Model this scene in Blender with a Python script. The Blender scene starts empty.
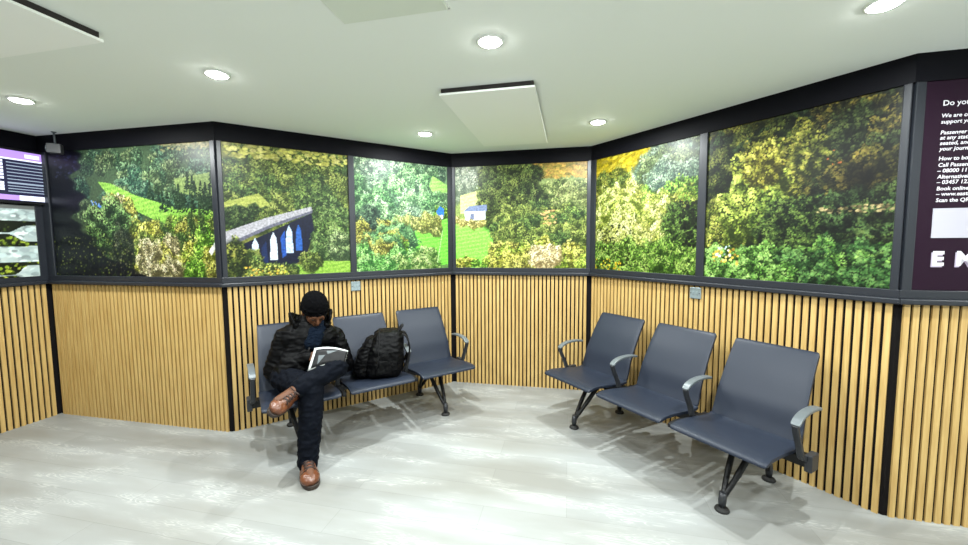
import bpy, bmesh, math, random
import numpy as np
from mathutils import Vector, Matrix, noise, Quaternion
random.seed(7)
RNG = np.random.default_rng(11)
scn = bpy.context.scene
COL = scn.collection
PI = math.pi

# ------------------------------------------------------------------ camera
F_PX, PITCH, ROLL, CX, CY = 392.746, 0.07496, -0.00616, 482.08, 272.5
CAM_H, CEIL = 1.5, 2.4256
_r, _u, _f = Vector((1, 0, 0)), Vector((0, math.sin(PITCH), math.cos(PITCH))), Vector((0, math.cos(PITCH), -math.sin(PITCH)))
cr, sr = math.cos(ROLL), math.sin(ROLL)
cam_x, cam_y = _r*cr + _u*sr, _u*cr - _r*sr
M = Matrix((cam_x, cam_y, -_f)).transposed().to_4x4()
M.translation = (0, 0, CAM_H)
cd = bpy.data.cameras.new('camera'); cam = bpy.data.objects.new('camera', cd); COL.objects.link(cam)
cam.matrix_world = M
cd.sensor_width = 36.0; cd.lens = 36.0*F_PX/968
cd.shift_x = (484-CX)/968; cd.clip_start = 0.05
scn.view_settings.view_transform = 'Standard'; scn.view_settings.look = 'None'; scn.view_settings.gamma = 1; scn.view_settings.exposure = .63
scn.camera = cam

# ------------------------------------------------------------------ plan of the room
A, B, D, E_, G = [Vector(v) for v in ((-3.777, 3.414), (-2.017, 3.042), (-0.312, 4.163), (1.070, 3.878), (2.176, 2.035))]
LB = A - Vector((math.cos(math.radians(76)), math.sin(math.radians(76))))*5.6
RB = G + Vector((math.cos(math.radians(-14)), math.sin(math.radians(-14))))*2.4
BR = RB + Vector((math.cos(math.radians(-103)), math.sin(math.radians(-103))))*3.6
RAIL = 1.169

class Wall:
    def __init__(s, a, b):
        s.a, s.b = a, b; s.t = (b-a).normalized(); s.n = Vector((s.t.y, -s.t.x)); s.L = (b-a).length
    def p(s, u, w, z):
        q = s.a + s.t*u + s.n*w
        return Vector((q.x, q.y, z))
W_L, W_AB, W_BD, W_DE, W_EG, W_R = Wall(LB, A), Wall(A, B), Wall(B, D), Wall(D, E_), Wall(E_, G), Wall(G, RB)

def ray(px, py):
    a, b = px-CX, py-CY
    x = cr*a + sr*b; y = -sr*a + cr*b
    return _r*(x/F_PX) - _u*(y/F_PX) + _f
def px_w(px, py, w, wall):
    "point seen at a pixel, at distance w from a wall"
    o = ray(px, py); o2 = Vector((o.x, o.y))
    k = (wall.a.dot(wall.n) + w)/o2.dot(wall.n)
    return o*k + Vector((0, 0, CAM_H))
def px_z(px, py, z):
    o = ray(px, py); k = (z-CAM_H)/o.z
    return o*k + Vector((0, 0, CAM_H))

# ------------------------------------------------------------------ materials
def lin(c): return tuple(((v/12.92) if v <= .04045 else ((v+.055)/1.055)**2.4) for v in c)
def mat(name, col, rough=.5, metal=0, spec=.5, bump=None, var=None, coat=0, emit=None, estr=0):
    m = bpy.data.materials.new(name); m.use_nodes = True
    nt = m.node_tree; b = nt.nodes['Principled BSDF']
    b.inputs['Base Color'].default_value = (*col, 1); b.inputs['Roughness'].default_value = rough
    b.inputs['Metallic'].default_value = metal; b.inputs['Specular IOR Level'].default_value = spec
    b.inputs['Coat Weight'].default_value = coat
    if emit: b.inputs['Emission Color'].default_value = (*emit, 1); b.inputs['Emission Strength'].default_value = estr
    tc = nt.nodes.new('ShaderNodeTexCoord')
    if var:
        amt, scale = var
        n = nt.nodes.new('ShaderNodeTexNoise'); n.inputs['Scale'].default_value = scale; n.inputs['Detail'].default_value = 4
        nt.links.new(tc.outputs['Object'], n.inputs['Vector'])
        mx = nt.nodes.new('ShaderNodeMix'); mx.data_type = 'RGBA'
        mx.inputs[6].default_value = (*[c*(1-amt) for c in col], 1); mx.inputs[7].default_value = (*[min(1, c*(1+amt)) for c in col], 1)
        nt.links.new(n.outputs['Fac'], mx.inputs[0]); nt.links.new(mx.outputs[2], b.inputs['Base Color'])
    if bump:
        st, scale = bump
        n = nt.nodes.new('ShaderNodeTexNoise'); n.inputs['Scale'].default_value = scale; n.inputs['Detail'].default_value = 3
        nt.links.new(tc.outputs['Object'], n.inputs['Vector'])
        bp = nt.nodes.new('ShaderNodeBump'); bp.inputs['Strength'].default_value = st; bp.inputs['Distance'].default_value = .004
        nt.links.new(n.outputs['Fac'], bp.inputs['Height']); nt.links.new(bp.outputs['Normal'], b.inputs['Normal'])
    return m

def wood_mat():
    m = bpy.data.materials.new('oak_slat'); m.use_nodes = True; nt = m.node_tree; b = nt.nodes['Principled BSDF']
    b.inputs['Roughness'].default_value = .5
    tc = nt.nodes.new('ShaderNodeTexCoord'); mp = nt.nodes.new('ShaderNodeMapping')
    mp.inputs['Scale'].default_value = (28, 28, 1.6); nt.links.new(tc.outputs['Object'], mp.inputs['Vector'])
    n = nt.nodes.new('ShaderNodeTexNoise'); n.inputs['Scale'].default_value = 2.4; n.inputs['Detail'].default_value = 6
    nt.links.new(mp.outputs['Vector'], n.inputs['Vector'])
    r = nt.nodes.new('ShaderNodeValToRGB'); e = r.color_ramp.elements
    e[0].position = .3; e[0].color = (.36, .22, .066, 1); e[1].position = .7; e[1].color = (.50, .345, .13, 1)
    nt.links.new(n.outputs['Fac'], r.inputs['Fac']); nt.links.new(r.outputs['Color'], b.inputs['Base Color'])
    return m

def floor_mat():
    m = bpy.data.materials.new('pale_wood_vinyl'); m.use_nodes = True; nt = m.node_tree; b = nt.nodes['Principled BSDF']; L = nt.links
    tc = nt.nodes.new('ShaderNodeTexCoord'); mp = nt.nodes.new('ShaderNodeMapping')
    mp.inputs['Rotation'].default_value = (0, 0, math.radians(12.5)); L.new(tc.outputs['Object'], mp.inputs['Vector'])
    br = nt.nodes.new('ShaderNodeTexBrick'); br.offset = .37
    br.inputs['Color1'].default_value = (.235, .245, .24, 1); br.inputs['Color2'].default_value = (.27, .282, .276, 1)
    br.inputs['Mortar'].default_value = (.19, .195, .19, 1); br.inputs['Scale'].default_value = 1
    br.inputs['Mortar Size'].default_value = .0012; br.inputs['Brick Width'].default_value = 1.25; br.inputs['Row Height'].default_value = .19
    br.inputs['Bias'].default_value = 0
    L.new(mp.outputs['Vector'], br.inputs['Vector'])
    mp2 = nt.nodes.new('ShaderNodeMapping'); mp2.inputs['Scale'].default_value = (1.2, 13, 1); L.new(mp.outputs['Vector'], mp2.inputs['Vector'])
    n = nt.nodes.new('ShaderNodeTexNoise'); n.inputs['Scale'].default_value = 1.6; n.inputs['Detail'].default_value = 3; n.inputs['Distortion'].default_value = .6
    L.new(mp2.outputs['Vector'], n.inputs['Vector'])
    # growth rings: a sine of the low noise field gives cathedral grain
    mu = nt.nodes.new('ShaderNodeMath'); mu.operation = 'MULTIPLY'; mu.inputs[1].default_value = 95; L.new(n.outputs['Fac'], mu.inputs[0])
    sn = nt.nodes.new('ShaderNodeMath'); sn.operation = 'SINE'; L.new(mu.outputs[0], sn.inputs[0])
    rm = nt.nodes.new('ShaderNodeValToRGB'); e = rm.color_ramp.elements
    e[0].position = .25; e[0].color = (0, 0, 0, 1); e[1].position = 1.0; e[1].color = (1, 1, 1, 1)
    L.new(sn.outputs[0], rm.inputs['Fac'])
    n2 = nt.nodes.new('ShaderNodeTexNoise'); n2.inputs['Scale'].default_value = 2.2; n2.inputs['Detail'].default_value = 2
    mp3 = nt.nodes.new('ShaderNodeMapping'); mp3.inputs['Scale'].default_value = (.8, 3.2, 1); L.new(mp.outputs['Vector'], mp3.inputs['Vector'])
    L.new(mp3.outputs['Vector'], n2.inputs['Vector'])
    r2 = nt.nodes.new('ShaderNodeValToRGB'); e = r2.color_ramp.elements; e[0].position = .50; e[0].color = (0, 0, 0, 1); e[1].position = .62; e[1].color = (.75, .75, .75, 1)
    L.new(n2.outputs['Fac'], r2.inputs['Fac'])
    m1 = nt.nodes.new('ShaderNodeMath'); m1.operation = 'MULTIPLY'; L.new(rm.outputs['Color'], m1.inputs[0]); L.new(r2.outputs['Color'], m1.inputs[1])
    mx = nt.nodes.new('ShaderNodeMix'); mx.data_type = 'RGBA'; mx.inputs[7].default_value = (.40, .41, .39, 1)
    L.new(m1.outputs[0], mx.inputs[0]); L.new(br.outputs['Color'], mx.inputs[6])
    # broad grey-brown blotches
    n3 = nt.nodes.new('ShaderNodeTexNoise'); n3.inputs['Scale'].default_value = 1.1; n3.inputs['Detail'].default_value = 5
    L.new(mp3.outputs['Vector'], n3.inputs['Vector'])
    r3 = nt.nodes.new('ShaderNodeValToRGB'); e = r3.color_ramp.elements; e[0].position = .35; e[0].color = (.76, .73, .69, 1); e[1].position = .62; e[1].color = (1, 1, 1, 1)
    L.new(n3.outputs['Fac'], r3.inputs['Fac'])
    mm = nt.nodes.new('ShaderNodeMix'); mm.data_type = 'RGBA'; mm.blend_type = 'MULTIPLY'; mm.inputs[0].default_value = 1
    L.new(mx.outputs[2], mm.inputs[6]); L.new(r3.outputs['Color'], mm.inputs[7]); L.new(mm.outputs[2], b.inputs['Base Color'])
    b.inputs['Roughness'].default_value = .42; b.inputs['Specular IOR Level'].default_value = .35
    return m

def print_mat():
    m = bpy.data.materials.new('printed_vinyl'); m.use_nodes = True; nt = m.node_tree; b = nt.nodes['Principled BSDF']; L = nt.links
    at = nt.nodes.new('ShaderNodeAttribute'); at.attribute_name = 'ink'
    tc = nt.nodes.new('ShaderNodeTexCoord'); n = nt.nodes.new('ShaderNodeTexNoise'); n.inputs['Scale'].default_value = 55; n.inputs['Detail'].default_value = 2
    L.new(tc.outputs['Object'], n.inputs['Vector'])
    r = nt.nodes.new('ShaderNodeValToRGB'); e = r.color_ramp.elements; e[0].position = .3; e[0].color = (.62, .62, .62, 1); e[1].position = .7; e[1].color = (1.35, 1.35, 1.35, 1)
    L.new(n.outputs['Fac'], r.inputs['Fac'])
    mm = nt.nodes.new('ShaderNodeMix'); mm.data_type = 'RGBA'; mm.blend_type = 'MULTIPLY'; mm.inputs[0].default_value = 1
    L.new(at.outputs['Color'], mm.inputs[6]); L.new(r.outputs['Color'], mm.inputs[7]); L.new(mm.outputs[2], b.inputs['Base Color'])
    b.inputs['Roughness'].default_value = .38; b.inputs['Specular IOR Level'].default_value = .2
    return m

MT = dict(
    wood=wood_mat(), floor=floor_mat(), ink=print_mat(),
    ceiling=mat('ceiling_paint', (.85, .90, .86), .9, spec=.2),
    wallw=mat('white_wall_paint', (.82, .84, .82), .8, spec=.2),
    felt=mat('black_felt', (.006, .005, .005), .95, spec=.1),
    frame=mat('anthracite_frame', (.013, .015, .020), .36, spec=.35),
    header=mat('dark_header', (.003, .003, .005), .55, spec=.08),
    seat=mat('slate_polyurethane', (.0135, .018, .0295), .42, spec=.23, bump=(.12, 260), var=(.06, 8)),
    black=mat('black_steel', (.0045, .0045, .005), .45, spec=.25),
    dgrey=mat('dark_cast_aluminium', (.022, .0235, .027), .4, metal=.15, spec=.35),
    lgrey=mat('grey_armrest', (.095, .11, .118), .4, metal=.15),
    rubber=mat('black_rubber', (.006, .006, .006), .7),
    steel=mat('brushed_steel', (.27, .33, .35), .38, metal=.6),
    white=mat('white_panel', (.93, .96, .93), .7, spec=.2),
    gap_shade=mat('gap_shade_dark', (.022, .018, .018), .6),  # dark colour paints the shade between hung panel and ceiling
    hatch=mat('pale_hatch', (.72, .78, .69), .8, spec=.2),
    lens=mat('lit_lens', (1, 1, 1), .4, emit=(1, 1, .97), estr=70),
    ringw=mat('white_bezel', (.85, .88, .85), .4),
    skin=mat('brown_skin', (.085, .034, .016), .55, spec=.25, var=(.18, 30), bump=(.08, 200)),
    jacket=mat('black_jacket_nylon', (.0013, .0013, .0016), .5, spec=.07, bump=(.25, 45), var=(.2, 14)),
    denim=mat('dark_denim', (.0013, .0022, .0048), .8, spec=.08, bump=(.3, 120), var=(.3, 12)),
    knit=mat('black_knit', (.0018, .0018, .0022), .95, spec=.04, bump=(.5, 180)),
    scarf=mat('navy_scarf', (.002, .0045, .010), .9, spec=.06, bump=(.5, 120)),
    leather=mat('tan_brown_leather', (.10, .032, .012), .33, var=(.35, 25), bump=(.15, 120)),
    sole=mat('dark_sole', (.02, .012, .008), .6),
    lace=mat('brown_lace', (.022, .008, .004), .7),
    eyew=mat('eye_white', (.10, .09, .08), .3), eyed=mat('dark_iris', (.01, .006, .004), .2),
    pack=mat('black_pack_cloth', (.0011, .0011, .0014), .5, spec=.09, bump=(.4, 90), var=(.25, 18)),
    web=mat('black_webbing', (.003, .003, .0035), .7, spec=.2), zipw=mat('pale_zip_pull', (.45, .46, .47), .4),
    paperw=mat('white_paper', (.5, .52, .51), .7), cover=mat('dark_printed_cover', (.010, .010, .011), .5, spec=.2, var=(.8, 30)),
    plum=mat('plum_poster', (.011, .003, .010), .4, spec=.12), letter=mat('white_lettering', (.6, .58, .62), .5),
    lettersh=mat('lilac_letter_shadow', (.36, .30, .40), .5), qr=mat('pale_square', (.34, .33, .38), .5),
    scrblk=mat('screen_black', (.004, .004, .01), .15, emit=(.01, .01, .035), estr=1),
    scrpur=mat('screen_purple', (.1, .05, .2), .3, emit=(.36, .23, .66), estr=1.0),
    scrwht=mat('screen_white', (.3, .3, .3), .3, emit=(.66, .72, 1), estr=1.0),
    scrrow=mat('screen_row', (.1, .1, .1), .3, emit=(.20, .27, .37), estr=1.0),
)

# ------------------------------------------------------------------ mesh helpers
def obj(name, bm, m, parent=None, smooth=False, loc=None):
    me = bpy.data.meshes.new(name); bmesh.ops.recalc_face_normals(bm, faces=bm.faces); bm.to_mesh(me); bm.free()
    ms = m if isinstance(m, (list, tuple)) else [m]
    for q in ms: me.materials.append(q)
    if smooth:
        for p in me.polygons: p.use_smooth = True
    o = bpy.data.objects.new(name, me); COL.objects.link(o)
    if parent: o.parent = parent
    if loc is not None: o.location = loc
    return o
def tag(o, label=None, cat=None, group=None, kind=None):
    if label: o['label'] = label
    if cat: o['category'] = cat
    if group: o['group'] = group
    if kind: o['kind'] = kind
    return o
def empty(name, loc, rz=0):
    o = bpy.data.objects.new(name, None); COL.objects.link(o); o.location = loc; o.rotation_euler = (0, 0, rz); o.empty_display_size = .1
    return o
def copy_tree(o, parent=None):
    c = o.copy(); COL.objects.link(c); c.parent = parent
    for ch in list(o.children): copy_tree(ch, c)
    return c
def bevel(o, w=.004, seg=2, ang=.6):
    md = o.modifiers.new('bevel', 'BEVEL'); md.width = w; md.segments = seg; md.limit_method = 'ANGLE'; md.angle_limit = ang
    return o
def hexa(bm, pts, mi=0):
    v = [bm.verts.new(p) for p in pts]
    for q in ((0, 1, 2, 3), (7, 6, 5, 4), (0, 4, 5, 1), (1, 5, 6, 2), (2, 6, 7, 3), (3, 7, 4, 0)):
        f = bm.faces.new([v[i] for i in q]); f.material_index = mi
def box(bm, c, s, mi=0):
    x, y, z = c; a, b, d = s[0]/2, s[1]/2, s[2]/2
    hexa(bm, [(x-a, y-b, z-d), (x+a, y-b, z-d), (x+a, y+b, z-d), (x-a, y+b, z-d), (x-a, y-b, z+d), (x+a, y-b, z+d), (x+a, y+b, z+d), (x-a, y+b, z+d)], mi)
def wbox(bm, wl, s0, s1, w0, w1, z0, z1, mi=0):
    "box in the coordinates of a wall: along, out of the wall, up"
    hexa(bm, [wl.p(s0, w0, z0), wl.p(s1, w0, z0), wl.p(s1, w1, z0), wl.p(s0, w1, z0), wl.p(s0, w0, z1), wl.p(s1, w0, z1), wl.p(s1, w1, z1), wl.p(s0, w1, z1)], mi)
def frame_of(d, up=Vector((0, 0, 1))):
    d = d.normalized(); s = d.cross(up)
    if s.length < 1e-4: s = d.cross(Vector((0, 1, 0)))
    s.normalize(); return s, s.cross(d).normalized()
def tube(bm, pts, rs, n=10, mi=0, cap=True):
    pts = [Vector(p) for p in pts]
    if not isinstance(rs, (list, tuple)): rs = [rs]*len(pts)
    rings = []; s = None
    for i, p in enumerate(pts):
        d = (pts[min(i+1, len(pts)-1)] - pts[max(i-1, 0)]).normalized()
        if s is None: s, u = frame_of(d)
        else:
            s = (s - d*s.dot(d)).normalized(); u = s.cross(d).normalized()
        rings.append([bm.verts.new(p + (s*math.cos(2*PI*k/n) + u*math.sin(2*PI*k/n))*rs[i]) for k in range(n)])
    for a, b in zip(rings, rings[1:]):
        for k in range(n):
            f = bm.faces.new((a[k], a[(k+1) % n], b[(k+1) % n], b[k])); f.material_index = mi; f.smooth = True
    if cap:
        for r in (rings[0], rings[-1]): bm.faces.new(r).material_index = mi
def bar(bm, pts, widths, thick, side, mi=0):
    "rectangular bar swept along a path; side = direction of its width"
    pts = [Vector(p) for p in pts]; side = Vector(side)
    if not isinstance(widths, (list, tuple)): widths = [widths]*len(pts)
    if not isinstance(thick, (list, tuple)): thick = [thick]*len(pts)
    rings = []
    for i, p in enumerate(pts):
        d = (pts[min(i+1, len(pts)-1)] - pts[max(i-1, 0)]).normalized(); u = side.cross(d).normalized()
        a, b = side*widths[i]/2, u*thick[i]/2
        rings.append([bm.verts.new(p+q) for q in (-a-b, a-b, a+b, -a+b)])
    for r, q in zip(rings, rings[1:]):
        for k in range(4): bm.faces.new((r[k], r[(k+1) % 4], q[(k+1) % 4], q[k])).material_index = mi
    bm.faces.new(rings[0]); bm.faces.new(rings[-1])
def lathe(bm, prof, c, n=32, mi=0):
    rings = [[bm.verts.new((c[0]+r*math.cos(2*PI*k/n), c[1]+r*math.sin(2*PI*k/n), c[2]+z)) for k in range(n)] for r, z in prof]
    for a, b in zip(rings, rings[1:]):
        for k in range(n):
            f = bm.faces.new((a[k], a[(k+1) % n], b[(k+1) % n], b[k])); f.material_index = mi; f.smooth = True
    bm.faces.new(rings[0]).material_index = mi; bm.faces.new(rings[-1]).material_index = mi
def smooth_path(pts, n=6):
    "Catmull-Rom through the points"
    P = [Vector(p) for p in pts]; P = [P[0]*2-P[1]] + P + [P[-1]*2-P[-2]]; out = []
    for i in range(1, len(P)-2):
        a, b, c, d = P[i-1:i+3]
        for k in range(n):
            t = k/n
            out.append(.5*((2*b) + (c-a)*t + (2*a-5*b+4*c-d)*t*t + (3*b-a-3*c+d)*t**3))
    out.append(P[-2]); return out

# ------------------------------------------------------------------ room shell
def poly_slab(name, pts, z0, z1, m):
    bm = bmesh.new()
    lo = [bm.verts.new((p.x, p.y, z0)) for p in pts]; hi = [bm.verts.new((p.x, p.y, z1)) for p in pts]; n = len(pts)
    bm.faces.new(lo); bm.faces.new(hi)
    for i in range(n): bm.faces.new((lo[i], lo[(i+1) % n], hi[(i+1) % n], hi[i]))
    return tag(obj(name, bm, m), kind='structure')
room = [LB, A, B, D, E_, G, RB, BR]
ctr = sum(room, Vector((0, 0)))/len(room)
outer = [p + (p-ctr).normalized()*.25 for p in room]
poly_slab('floor', outer, -.08, 0, MT['floor'])
poly_slab('ceiling', outer, CEIL, CEIL+.08, MT['ceiling'])

def mitre(wl, i0, i1, w0, w1, z0, z1, bm, mi=0):
    "a bar along a whole wall, its ends cut on the corner bisectors (i0/i1 = slope of the end cut per unit of w)"
    hexa(bm, [wl.p(i0*w0, w0, z0), wl.p(wl.L-i1*w0, w0, z0), wl.p(wl.L-i1*w1, w1, z0), wl.p(i0*w1, w1, z0),
              wl.p(i0*w0, w0, z1), wl.p(wl.L-i1*w0, w0, z1), wl.p(wl.L-i1*w1, w1, z1), wl.p(i0*w1, w1, z1)], mi)
chain = [W_L, W_AB, W_BD, W_DE, W_EG, W_R]
def half(a, b):
    "tan of half the turn between two walls, positive at an inner corner"
    ang = math.atan2(a.t.x*b.t.y - a.t.y*b.t.x, a.t.dot(b.t))
    return math.tan(-ang/2)
PITCH_S, SLAT = .04, .0262
def slat_wall(name, wl, length=None, s_from=0):
    L = length or wl.L
    bm = bmesh.new()
    i = chain.index(wl); i0 = half(chain[i-1], wl) if i else 0; i1 = half(wl, chain[i+1]) if i < 5 else 0
    mitre(wl, i0, i1, -.09, -.012, 0, CEIL, bm, 1)                 # dark backing wall
    free = L - s_from - .02; n = int(free/PITCH_S); off = s_from + .01 + (free - (n*PITCH_S - (PITCH_S-SLAT)))/2
    for i in range(n):
        s0 = off + i*PITCH_S
        wbox(bm, wl, s0, s0+SLAT, -.014, 0, 0.0, RAIL+.006, 0)
    return tag(obj(name, bm, [MT['wood'], MT['felt']]), kind='structure')
slat_wall('wall_left', W_L); slat_wall('wall_back_left', W_AB); slat_wall('wall_back_centre_left', W_BD)
slat_wall('wall_back', W_DE); slat_wall('wall_back_right', W_EG); slat_wall('wall_right', W_R)
for nm, wl in (('wall_side', Wall(RB, BR)), ('wall_front', Wall(BR, LB))):
    bm = bmesh.new(); wbox(bm, wl, -.06, wl.L+.06, -.09, 0, 0, CEIL); tag(obj(nm, bm, MT['wallw']), kind='structure')

P_TOP, P_BOT = 2.287, 1.243
tn = [0]
def trim(bm, m, bev=None):
    tn[0] += 1
    o = tag(obj('trim_%d' % tn[0], bm, m), kind='structure')
    if bev: bevel(o, bev)
    return o
for i, wl in enumerate(chain):
    i0 = half(chain[i-1], wl) if i else 0; i1 = half(wl, chain[i+1]) if i < 5 else 0
    bm = bmesh.new(); mitre(wl, i0, i1, -.012, .012, P_TOP, CEIL, bm); trim(bm, MT['header'])
    bm = bmesh.new(); mitre(wl, i0, i1, -.012, .010, 1.198, P_BOT, bm); trim(bm, MT['frame'], .003)      # frame bottom member
    bm = bmesh.new(); mitre(wl, i0, i1, -.012, .032, RAIL, 1.199, bm); trim(bm, MT['frame'], .006)        # ledge
def post(wl, s0, s1):
    bm = bmesh.new(); wbox(bm, wl, s0, s1, -.012, .010, P_BOT-.004, P_TOP+.004); trim(bm, MT['frame'], .004)
for wl, ss in ((W_L, ((W_L.L-.06, W_L.L-.004),)), (W_AB, ((.004, .09), (1.752, 1.797))), (W_BD, ((.003, .036), (.979, 1.033), (1.988, 2.037))),
               (W_DE, ((.003, .038), (1.370, 1.408))), (W_EG, ((.003, .062), (1.065, 1.126), (2.113, 2.146))), (W_R, ((.004, .046),))):
    for s0, s1 in ss: post(wl, s0, s1)

# ------------------------------------------------------------------ printed countryside panels
def srgb2lin(a): return np.where(a <= .04045, a/12.92, ((a+.055)/1.055)**2.4)
class Canvas:
    def __init__(s, w, h, cell):
        s.W, s.H = int(round(w/cell)), int(round(h/cell)); s.a = np.zeros((s.H, s.W, 3)); s.k = .005/cell
    def fill(s, top, bot):
        t = np.linspace(0, 1, s.H)[:, None, None]; s.a[:] = np.array(top)/255*(1-t) + np.array(bot)/255*t
    def dab(s, x, y, rx, ry, c, ang=0, op=1):
        R = max(rx, ry)+1; x0, x1, y0, y1 = int(max(0, x-R)), int(min(s.W, x+R+2)), int(max(0, y-R)), int(min(s.H, y+R+2))
        if x1 <= x0 or y1 <= y0: return
        yy, xx = np.mgrid[y0:y1, x0:x1]; dx, dy = xx-x, yy-y
        if ang: ca, sa = math.cos(ang), math.sin(ang); dx, dy = dx*ca+dy*sa, dy*ca-dx*sa
        d = (dx/rx)**2 + (dy/ry)**2
        al = (np.clip((1.25-d)*2, 0, 1)*op)[:, :, None]
        s.a[y0:y1, x0:x1] = s.a[y0:y1, x0:x1]*(1-al) + np.array(c)*al
    def poly(s, pts, c, soft=.8):
        "filled polygon in 0..1 coordinates"
        yy, xx = np.mgrid[0:s.H, 0:s.W]; u, v = xx/s.W, yy/s.H; ins = np.zeros(u.shape, bool); n = len(pts)
        for i in range(n):
            (ax, ay), (bx, by) = pts[i], pts[(i+1) % n]
            if ay == by: continue
            ins ^= ((ay > v) != (by > v)) & (u < (bx-ax)*(v-ay)/(by-ay)+ax)
        s.a[ins] = np.array(c)/255
    def crown(s, u, v, ru, rv, dark, mid, light, n=None, leaf=1.5, warm=0):
        "a tree crown: dark body, then leaf dabs that grow lighter to the sunny side"
        cx, cy, rx, ry = u*s.W, v*s.H, ru*s.W, rv*s.H
        dark, mid, light = [np.array(c)/255 for c in (dark, mid, light)]
        s.dab(cx, cy, rx*.92, ry*.92, dark, 0, .9)
        leaf *= .78
        n = n or int(rx*ry*.62/(leaf*leaf)*1.7)
        n = min(n, 5000)
        th = RNG.uniform(0, 2*PI, n); rr = np.sqrt(RNG.uniform(0, 1, n)); j = RNG.normal(0, .15, (n, 1)) + RNG.normal(0, .045, (n, 3)); jj = RNG.normal(0, 1, n)
        lob = 1+.16*np.sin(th*5+u*40)+.1*np.sin(th*9+v*70)
        for i in range(n):
            dx, dy = math.cos(th[i])*rr[i]*lob[i], math.sin(th[i])*rr[i]*lob[i]
            # clumps within the crown
            cl = noise.noise(Vector((dx*2.6+u*31, dy*2.6+v*17, 0)))
            t = .42 - .36*dy - .22*dx + .95*cl + .17*jj[i]
            t = min(1, max(0, t)); c = dark*(1-2*t)+mid*2*t if t < .5 else mid*(2-2*t)+light*(2*t-1)
            c = np.clip(c*(1+j[i]*.5), 0, 1)
            r = leaf*s.k*(.7+.6*abs(j[i][0])*4)
            s.dab(cx+dx*rx, cy+dy*ry, r, r*.8, c, th[i], .9)
    def wood(s, box_, n, size, pal, leaf=1.5, seed=0):
        leaf *= .88
        "overlapping crowns filling a box, top (far) to bottom (near)"
        u0, u1, v0, v1 = box_; q = sorted(RNG.uniform(0, 1, n))
        for i in range(n):
            v = v0+(v1-v0)*q[i]; u = RNG.uniform(u0, u1); p = pal[RNG.integers(len(pal))]
            k = size*RNG.uniform(.7, 1.35)*(.75+.5*q[i]); asp = s.H/s.W
            s.crown(u, v, k*asp, k*RNG.uniform(.85, 1.25), *p, leaf=leaf)
    def conifer(s, u, v, ru, rv, dark, light):
        cx, cy = u*s.W, v*s.H; dark, light = np.array(dark)/255, np.array(light)/255
        for i in range(int(60*s.k+rv*s.H*1.2)):
            t = RNG.uniform(0, 1); hw = ru*s.W*t; x = RNG.uniform(-hw, hw)
            c = dark + (light-dark)*max(0, RNG.normal(.3-.3*x/(hw+.5), .3)); s.dab(cx+x, cy-rv*s.H+2*rv*s.H*t, 1.6*s.k, 1.1*s.k, np.clip(c, 0, 1))
    def speck(s, box_, n, cols, r=1.2, asp=1, ang=0):
        u0, u1, v0, v1 = box_
        for i in range(n):
            c = np.array(cols[RNG.integers(len(cols))])/255; c = np.clip(c*RNG.uniform(.8, 1.2), 0, 1)
            rr = r*s.k*RNG.uniform(.6, 1.4); s.dab(RNG.uniform(u0, u1)*s.W, RNG.uniform(v0, v1)*s.H, rr*asp, rr, c, ang, .85)
    def grass(s, poly, c, c2):
        "field with mown streaks"
        m0 = s.a.copy(); s.poly(poly, (1, 254, 1)); m = (s.a[:, :, 1] > .99) & (s.a[:, :, 0] < .01); s.a = m0
        yy, xx = np.mgrid[0:s.H, 0:s.W]
        t = .5+.35*np.sin(yy*.8/s.k+xx*.12/s.k)+RNG.normal(0, .35, yy.shape); t = np.clip(t, 0, 1)[:, :, None]
        f = np.array(c)/255*(1-t)+np.array(c2)/255*t; s.a[m] = f[m]

G_GREY = [((30, 48, 34), (72, 98, 70), (120, 146, 108)), ((38, 52, 36), (88, 108, 72), (136, 150, 106)), ((24, 44, 36), (60, 92, 70), (104, 134, 104))]
G_OLIVE = [((32, 44, 16), (84, 102, 44), (144, 156, 78)), ((38, 50, 18), (98, 112, 48), (162, 170, 90)), ((24, 40, 18), (66, 92, 44), (120, 142, 70))]
G_MINT = [((44, 70, 48), (104, 142, 98), (166, 192, 146)), ((36, 66, 44), (90, 136, 84), (146, 186, 126)), ((50, 74, 60), (118, 146, 116), (180, 198, 164))]
G_LIME = [((52, 66, 14), (136, 158, 52), (206, 214, 110)), ((60, 64, 16), (160, 160, 62), (222, 216, 120)), ((34, 60, 14), (100, 146, 46), (170, 202, 90))]
G_DARK = [((6, 10, 5), (30, 40, 16), (86, 96, 40)), ((8, 14, 8), (40, 52, 20), (112, 116, 52)), ((4, 8, 5), (20, 32, 18), (66, 88, 48))]
G_DRY = [((64, 60, 36), (158, 150, 106), (226, 216, 182)), ((58, 58, 20), (144, 142, 62), (204, 200, 112))]

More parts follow.
